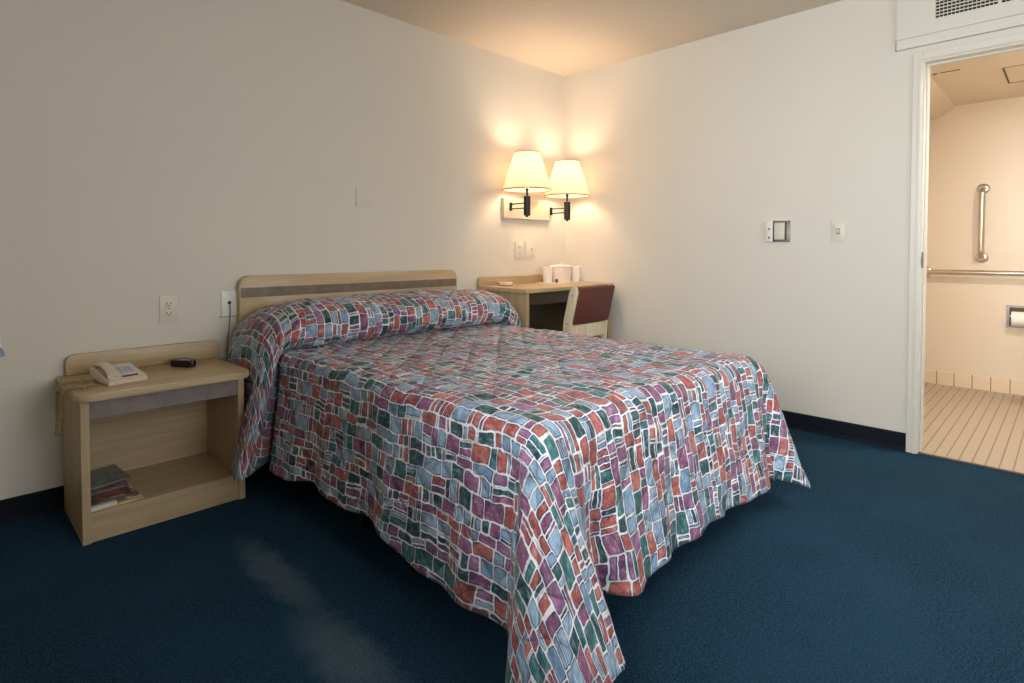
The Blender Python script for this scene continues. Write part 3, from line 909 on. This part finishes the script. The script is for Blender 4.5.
screw(t, 0, .042, 'plate'); screw(t, 0, -.042, 'plate')
t = plate('electrical_outlet', 'ivory outlet plate below the wall lamps, left of the switch plate', 'outlet', (-.532, 0, 1.058), 'back', .090, .125, M['plate'])
for dz in (.021, -.021):
    bm = BM(); add_prism(bm, rrect(-.017, dz-.0145, .017, dz+.0145, .010), 1, -.0085, -.006, .001); r_ = obj('socket', bm, M['plate'], t, True)
    bm = BM(); add_box(bm, (-.009, -.0092, dz-.001), (-.006, -.008, dz+.008)); add_box(bm, (.006, -.0092, dz-.001), (.009, -.008, dz+.008)); obj('slots', bm, M['grey'], r_)
t = plate('light_switch', 'ivory switch plate below the wall lamps, right of the outlet', 'light switch', (-.417, 0, 1.061), 'back', .105, .128, M['plate'])
bm = BM(); add_box(bm, (.008, -.014, -.008), (.020, -.006, .012), .002); obj('toggle', bm, M['plate'], t)
screw(t, 0, .045, 'plate'); screw(t, 0, -.045, 'plate')
t = plate('light_switch', 'white toggle light switch on the right wall, nearest the doorway', 'light switch', (0, -1.975, 1.161), 'right', .072, .118, M['plate'])
bm = BM(); add_box(bm, (-.005, -.017, -.010), (.005, -.006, .010), .002); obj('toggle', bm, M['plate'], t)
bm = BM(); add_box(bm, (-.008, -.007, -.016), (.008, -.0058, .016), .0005); obj('toggle_slot', bm, M['grey'], t)
screw(t, 0, .030, 'plate'); screw(t, 0, -.030, 'plate')

# thermostat / key box
t = thing('thermostat', 'small chrome-framed wall thermostat with a white screwed cover on the right wall', 'thermostat', (0, -1.655, 1.169), -PI/2)
bm = BM(); add_prism(bm, rrect(-.070, -.064, .068, .062, .003), 1, -.010, 0, .002); obj('back_plate', bm, M['chrome'], t, True)
bm = BM(); add_box(bm, (-.072, -.024, -.064), (-.030, -.006, .062), .003); c_ = obj('end_cover', bm, M['platew'], t, True)
for dz in (.014, -.038):
    bm = BM(); add_lathe_closed(bm, [(.0055, -.0235), (.0055, -.0252), (.003, -.026)], (-.050, 0, dz), 12, 'y'); obj('screw', bm, M['dark'], c_, True)
bm = BM(); add_box(bm, (-.022, -.020, -.050), (.036, -.008, .050), .003); obj('beige_cover', bm, M['plate'], t, True)
bm = BM(); add_box(bm, (.037, -.013, -.053), (.047, -.008, .055), .001); obj('side_slot', bm, M['brown'], t)
bm = BM(); add_box(bm, (-.030, -.013, -.064), (-.024, -.008, .064), .001); obj('side_slot', bm, M['dark'], t)

# ---------------------------------------------------------------- wall lamps
mb = thing('mounting_board', 'pale wood mounting board on the wall that carries both lamps', 'mounting board', (-.456, 0, 1.284))
bm = BM(); add_box(bm, (-.717, -.032, 1.284), (-.195, 0, 1.428), .004, 2); P_(obj('board', bm, M['board'], mb), mb)
for x in (-.69, -.225):
    for z_ in (1.305, 1.405):
        bm = BM(); add_lathe_closed(bm, [(.004, -.031), (.004, -.034)], (x+.0, 0, z_), 10, 'y'); P_(obj('screw', bm, M['steel'], mb), mb)
def make_lamp(label, loc):
    t_ = thing('wall_lamp', label, 'wall lamp', loc, 0, 'swing-arm lamps above the desk')
    # local origin: on the board face, at arm height ; arm goes out along -y
    A = .165
    bm = BM(); add_lathe_closed(bm, [(.006, .028), (.008, .026), (.008, -.028), (.006, -.030)], (0, -.010, 0), 14); add_box(bm, (-.010, -.006, -.030), (.010, 0, .030), .002)
    obj('wall_bracket', bm, M['black'], t_, True)
    for dz in (.017, -.017):
        bm = BM(); add_tube(bm, [(0, -.012, dz), (0, -A, dz)], .0042, 8); obj('arm', bm, M['black'], t_, True)
    bm = BM(); add_lathe_closed(bm, [(.006, -.082), (.010, -.078), (.012, -.072), (.024, -.070), (.024, .062), (.016, .066), (.008, .068), (.008, .10), (.011, .10), (.011, .125)], (0, -A, 0), 24)
    obj('lamp_post', bm, M['black'], t_, True)
    bm = BM(); r0, r1, z0_, z1_, th = .172, .088, .104, .366, .002
    rr = add_lathe(bm, [(r0, z0_), (r1, z1_), (r1-th, z1_), (r0-th, z0_), (r0, z0_)], (0, -A, 0), 56)
    bmesh.ops.remove_doubles(bm, verts=bm.verts, dist=1e-5)
    sh = obj('lamp_shade', bm, M['shade'], t_, True)
    bm = BM(); add_lathe(bm, [(r0+.0012, z0_-.001), (r0+.0002, z0_+.006), (r0-th-.001, z0_+.006), (r0-th-.001, z0_-.001), (r0+.0012, z0_-.001)], (0, -A, 0), 56)
    obj('shade_rim', bm, M['shadetrim'], sh, True)
    bm = BM(); add_lathe(bm, [(r1+.001, z1_-.004), (r1+.001, z1_+.001), (r1-th-.001, z1_+.001), (r1-th-.001, z1_-.004), (r1+.001, z1_-.004)], (0, -A, 0), 56)
    obj('shade_rim', bm, M['shadetrim'], sh, True)
    bm = BM(); add_tube(bm, [(-r1, -A, z1_-.02), (r1, -A, z1_-.02)], .0018, 6); add_tube(bm, [(0, -A-r1, z1_-.02), (0, -A+r1, z1_-.02)], .0018, 6)
    add_tube(bm, [(0, -A, z1_-.02), (0, -A, .245)], .002, 6)
    obj('shade_spider', bm, M['steel'], t_)
    bm = BM(); add_lathe_closed(bm, [(.012, .12), (.013, .14), (.022, .165), (.029, .19), (.030, .205), (.024, .225), (.010, .236)], (0, -A, 0), 20)
    obj('bulb', bm, M['bulb'], t_, True)
    ld = bpy.data.lights.new('bulb_light', 'POINT'); ld.energy = 10.5; ld.color = (1, .71, .50); ld.shadow_soft_size = .045
    lo = bpy.data.objects.new('bulb_light', ld); COL.objects.link(lo); lo.parent = t_; lo.location = (0, -A, .285)
    return t_
lampL = make_lamp('left-hand wall lamp with glowing cream shade, the nearer of the pair above the desk', (-.655, -.032, 1.368))
lampR = make_lamp('right-hand wall lamp with glowing cream shade, nearest the room corner', (-.214, -.032, 1.356))

# ---------------------------------------------------------------- desk
t = thing('desk', 'light wood writing desk with backsplash in the corner beyond the bed', 'desk', (-.48, -.24, 0))
DT = .810
bm = BM(); add_prism(bm, rrect(-.955, -.475, -.006, -.008, .02, (1, 0, 0, 0)), 2, DT-.028, DT, .005); P_(obj('desk_top', bm, M['wood'], t, True), t)
bm = BM(); add_prism(bm, rrect(-.955, DT, -.285, DT+.060, .02, (0, 0, 0, 1)), 1, -.030, -.010, .003); P_(obj('backsplash', bm, M['wood'], t, True), t)
bm = BM(); add_box(bm, (-.935, -.455, 0), (-.909, -.03, DT-.029), .0015); P_(obj('side_panel', bm, M['woodv'], t), t)
bm = BM(); add_box(bm, (-.045, -.455, 0), (-.019, -.03, DT-.029), .0015); P_(obj('side_panel', bm, M['woodv'], t), t)
bm = BM(); add_box(bm, (-.909, -.10, .28), (-.045, -.082, DT-.029), .0015); P_(obj('modesty_panel', bm, M['shadew'], t), t)
bm = BM(); add_box(bm, (-.909, -.43, DT-.112), (-.045, -.412, DT-.030), .0015); P_(obj('apron', bm, M['shadew'], t), t)

# things on the desk
def lathe_obj(name, prof, c, mat, label, cat, group=None, seg=36):
    bm = BM(); add_lathe_closed(bm, prof, (0, 0, 0), seg); o = obj(name, bm, mat, None, True); o.location = c
    return tag(o, label, cat, group)
lathe_obj('ashtray', [(.040, 0), (.050, .006), (.052, .024), (.049, .026), (.042, .010), (.004, .008)], (-.80, -.13, DT+.0005), M['ash'], 'pale shallow ashtray on the left part of the desk', 'ashtray')
cup = [(.030, 0), (.032, .004), (.040, .110), (.043, .112), (.041, .116), (.038, .112), (.030, .012), (.003, .010)]
lathe_obj('plastic_cup', cup, (-.355, -.125, DT+.0055), M['cup'], 'white plastic cup left of the ice bucket on the desk', 'cup', 'cups on the desk')
lathe_obj('plastic_cup', cup, (-.073, -.165, DT+.0055), M['cup'], 'white plastic cup right of the ice bucket, next to the right wall', 'cup', 'cups on the desk')
bk = thing('ice_bucket', 'cream ice bucket with lid between two cups on the desk', 'ice bucket', (-.215, -.135, DT+.0055))
bm = BM(); add_lathe_closed(bm, [(.072, 0), (.076, .004), (.085, .108), (.083, .110)], (0, 0, 0), 40); obj('bucket_body', bm, M['bucket'], bk, True)
bm = BM(); add_lathe_closed(bm, [(.087, .111), (.088, .118), (.070, .128), (.02, .132)], (0, 0, 0), 40); l_ = obj('bucket_lid', bm, M['bucket'], bk, True)
bm = BM(); add_lathe_closed(bm, [(.008, .132), (.012, .138), (.012, .143), (.006, .146)], (0, 0, 0), 16); obj('lid_knob', bm, M['bucket'], l_, True)
bm = BM(); add_prism(bm, rrect(-.41, -.235, -.022, -.045, .03), 2, DT+.0003, DT+.005, .001)
o = obj('tray', bm, M['bucket'], None, True); recenter(o); tag(o, 'flat cream tray under the ice bucket and cups', 'tray')
bm = BM(); add_box(bm, (-.010, -.007, 0), (.010, .007, .028), .003); o = obj('matchbox', bm, M['brown']); o.location = (-.345, -.205, DT+.0055); tag(o, 'tiny brown packet between the left cup and the ice bucket', 'packet')

# ---------------------------------------------------------------- chair
ch = thing('desk_chair', 'birch-framed chair with maroon vinyl back pushed up to the desk', 'chair', (-.632, -.52, 0), 0)
cwid = .40
def chair_side(sgn):
    bm = BM(); x0 = sgn*cwid/2; x1 = x0-sgn*.026
    # rear post: leans back towards -y with height
    prof = []
    L_ = [(-.205, 0), (-.212, .22), (-.184, .44), (-.206, .62), (-.254, .795)]
    Rr = [(-.208, .822), (-.196, .790), (-.154, .62), (-.128, .44), (-.160, .22), (-.165, 0)]
    top_ = [(-.250, .820), (-.238, .831), (-.220, .831)]
    add_prism(bm, L_+top_+Rr, 0, x0, x1, .006)
    p = obj('back_post', bm, M['chairwood'], ch, True)
    for z_ in (.60, .775):
        bm = BM(); add_lathe_closed(bm, [(.005, 0), (.005, sgn*.001), (.003, sgn*.0016)], (x0, -.222 if z_ > .7 else -.180, z_), 10, 'x')
        obj('bolt', bm, M['grey'], p)
chair_side(-1); chair_side(1)
for sgn in (-1, 1):
    bm = BM(); add_box(bm, (sgn*cwid/2, .165, 0), (sgn*(cwid/2-.026), .205, .44), .005); obj('leg', bm, M['chairwood'], ch)
    bm = BM(); add_box(bm, (sgn*cwid/2, -.15, .37), (sgn*(cwid/2-.026), .17, .425), .005); obj('side_rail', bm, M['chairwood'], ch)
bm = BM(); add_box(bm, (-cwid/2+.028, -.19, .425), (cwid/2-.028, .215, .485), .018, 3); obj('seat', bm, M['vinyl'], ch, True)
bm = BM(); rot = Matrix.Rotation(math.radians(13), 3, 'X')
add_box(bm, (-cwid/2+.027, -.018, -.130), (cwid/2-.004, .018, .110), .012, 3, rot, (0, 0, 0))
bmesh.ops.translate(bm, verts=bm.verts, vec=(0, -.226, .722)); obj('backrest', bm, M['vinyl'], ch, True)
bm = BM(); add_box(bm, (-cwid/2+.027, -.196, .50), (cwid/2-.027, -.178, .585), .004); obj('lower_rail', bm, M['chairwood'], ch)
bm = BM(); add_box(bm, (-cwid/2+.027, .175, .34), (cwid/2-.027, .195, .40), .004); obj('front_rail', bm, M['chairwood'], ch)

# ---------------------------------------------------------------- bathroom fittings
def grab_bar(label, a, b, bend=.06, r=.019):
    a, b = Vector(a), Vector(b)   # points on the wall plane x = BX
    t_ = thing('grab_bar', label, 'grab bar', (a+b)/2, 0, None)
    o0 = Vector(t_.location); n_ = Vector((-1, 0, 0)); dr = (b-a).normalized()
    R_ = .05; pts = [a-o0]
    pts = [a-o0, a-o0+n_*(bend-R_+.02)]
    for k_ in range(1, 7): q = k_/6*PI/2; pts.append(a-o0+n_*(bend-R_+.02+R_*math.sin(q))+dr*R_*(1-math.cos(q)))
    for k_ in range(0, 7): q = (1-k_/6)*PI/2; pts.append(b-o0+n_*(bend-R_+.02+R_*math.sin(q))-dr*R_*(1-math.cos(q)))
    pts += [b-o0]
    bm = BM(); add_tube(bm, pts, r, 16); obj('bar', bm, M['steel'], t_, True)
    for e_ in (a, b):
        bm = BM(); add_lathe_closed(bm, [(.040, 0), (.040, -.004), (.030, -.012), (.021, -.014)], tuple(e_-o0), 28, 'x'); obj('flange', bm, M['chrome'], t_, True)
grab_bar('short vertical steel grab bar on the bathroom wall', (BX, -2.425, 1.00), (BX, -2.425, 1.515))
grab_bar('long horizontal steel grab bar on the bathroom wall', (BX, -2.085, .888), (BX, -3.15, .888))
t = thing('toilet_paper_holder', 'recessed chrome toilet paper holder in the bathroom wall', 'toilet paper holder', (BX, -2.655, .572))
bm = BM()
for a, b in [((-.083, .065), (.083, .083)), ((-.083, -.083), (.083, -.068)), ((-.083, -.068), (-.066, .065)), ((.066, -.068), (.083, .065))]:
    add_box(bm, (-.009, a[0], a[1]), (0, b[0], b[1]), .002)
obj('frame', bm, M['chrome'], t)
bm = BM(); add_box(bm, (-.0025, -.066, -.068), (-.0005, .066, .065)); obj('recess', bm, M['brown'], t)
bm = BM(); add_lathe_closed(bm, [(.006, -.066), (.006, .066)], (-.014, 0, .002), 12, 'y'); obj('spindle', bm, M['chrome'], t, True)
bm = BM(); add_lathe_closed(bm, [(.020, -.052), (.050, -.052), (.052, -.050), (.052, .050), (.050, .052), (.020, .052)], (0, 0, 0), 36, 'y')
o = obj('toilet_roll', bm, M['paper'], None, True); o.location = (BX-.056, -2.655, .560); tag(o, 'white toilet paper roll in the recessed chrome holder', 'toilet roll')
tl = thing('toilet', 'white toilet whose bowl front just shows at the right edge of the doorway', 'toilet', (1.47, -3.03, 0))
def egg(r_, z_, front=1.0, sx=1.0, n_=40, oy=0):
    return [(r_*sx*math.cos(a_)*.86, oy+r_*math.sin(a_)*(1.28*front if math.sin(a_) > 0 else .95), z_) for a_ in [2*PI*k_/n_ for k_ in range(n_)]]
def loft(bm, secs):
    rs = [[bm.verts.new(p) for p in s_] for s_ in secs]
    for A, B in zip(rs, rs[1:]):
        for k_ in range(len(A)): bm.faces.new((A[k_], A[(k_+1) % len(A)], B[(k_+1) % len(A)], B[k_]))
    cap(bm, rs[0], True); cap(bm, rs[-1])
bm = BM(); loft(bm, [egg(.13, 0, .9, 1, oy=-.05), egg(.12, .05, .9, 1, oy=-.05), egg(.11, .16, 1, 1, oy=-.03), egg(.15, .26, 1.1), egg(.195, .34, 1.12), egg(.21, .375, 1.15), egg(.205, .385, 1.15)])
obj('bowl', bm, M['porcelain'], tl, True)
bm = BM(); loft(bm, [egg(.213, .387, 1.17), egg(.216, .392, 1.17), egg(.214, .402, 1.17), egg(.208, .404, 1.17)]); obj('seat', bm, M['porcelain'], tl, True)
bm = BM(); loft(bm, [egg(.206, .406, 1.16), egg(.210, .410, 1.16), egg(.206, .420, 1.16), egg(.19, .424, 1.16)]); obj('lid', bm, M['porcelain'], tl, True)
bm = BM(); add_box(bm, (-.22, -.40, .385), (.22, -.215, .74), .025, 4); tk = obj('tank', bm, M['porcelain'], tl, True)
bm = BM(); add_box(bm, (-.23, -.405, .742), (.23, -.205, .770), .010, 3); obj('tank_lid', bm, M['porcelain'], tk, True)
bm = BM(); add_box(bm, (-.18, -.204, .66), (-.11, -.198, .675), .003); obj('flush_lever', bm, M['chrome'], tk)

# bathroom ceiling lamp (off to the right, out of the doorway's view)
t = thing('ceiling_lamp', 'round bathroom ceiling lamp hidden behind the door head', 'ceiling lamp', (.36, -3.12, CZ))
bm = BM(); add_lathe_closed(bm, [(.15, 0), (.15, -.012), (.14, -.016)], (0, 0, 0), 36); obj('lamp_base', bm, M['trim'], t, True)
bm = BM(); add_lathe_closed(bm, [(.135, -.016), (.13, -.045), (.09, -.07), (.02, -.08)], (0, 0, 0), 36); obj('diffuser', bm, emit_mat('bath_lamp_glow', (1, .86, .68, 1), 4), t, True)
ld = bpy.data.lights.new('bath_light', 'AREA'); ld.shape = 'DISK'; ld.size = .26; ld.energy = 22; ld.color = (1, .96, .91)
lo = bpy.data.objects.new('bath_light', ld); COL.objects.link(lo); lo.parent = t; lo.location = (0, 0, -.085)

# ---------------------------------------------------------------- daylight
wd = bpy.data.worlds.new('sky'); sc.world = wd; wd.use_nodes = True
bg = wd.node_tree.nodes['Background']; bg.inputs[0].default_value = (.78, .88, 1, 1); bg.inputs[1].default_value = 1.0
def daylight_and_fill(loc, aim, sx, sy, e):
    ld = bpy.data.lights.new('window_and_fill_light', 'AREA'); ld.shape = 'RECTANGLE'; ld.size = sx; ld.size_y = sy
    ld.energy = e; ld.color = (.96, .98, 1)
    lo = bpy.data.objects.new('window_and_fill_light', ld); COL.objects.link(lo)
    lo.location = loc; lo.rotation_euler = Vector(aim).to_track_quat('-Z', 'Y').to_euler()
daylight_and_fill((XL-.45, (WY0+WY1)/2+.15, (WZ0+WZ1)/2+.25), (1, 0, -.42), WY1-WY0+.6, WZ1-WZ0+.7, 235)
daylight_and_fill(((FX0+FX1)/2, YF-.45, (WZ0+WZ1)/2+.2), (0, 1, -.10), FX1-FX0+.6, WZ1-WZ0+.5, 90)  # fill light added behind the camera, outside the added front window

# ---------------------------------------------------------------- camera
cam = bpy.data.cameras.new('camera'); co = bpy.data.objects.new('camera', cam); COL.objects.link(co)
cam.sensor_width = 36; cam.sensor_fit = 'HORIZONTAL'; cam.lens = 569.408/1024*36
cam.shift_y = -(341.5-265.456)/1024
cam.clip_start = .02
yaw, pitch, roll = .7919, .0262, .0003
fw = Vector((math.sin(yaw)*math.cos(pitch), math.cos(yaw)*math.cos(pitch), -math.sin(pitch)))
r = fw.cross(Vector((0, 0, 1))).normalized(); u = r.cross(fw)
mx = Matrix((r, u, -fw)).transposed().to_4x4(); mx.translation = Vector((-3.5613, -2.9179, 1.0533))
co.matrix_world = mx
sc.camera = co

sc.view_settings.view_transform = 'Standard'
sc.view_settings.look = 'None'
sc.view_settings.exposure = 0.2
sc.view_settings.gamma = 1
sc.view_settings.use_curve_mapping = False
sc.cycles.use_denoising = True
sc.cycles.max_bounces = 10
sc.cycles.diffuse_bounces = 6
sc.cycles.sample_clamp_indirect = 6
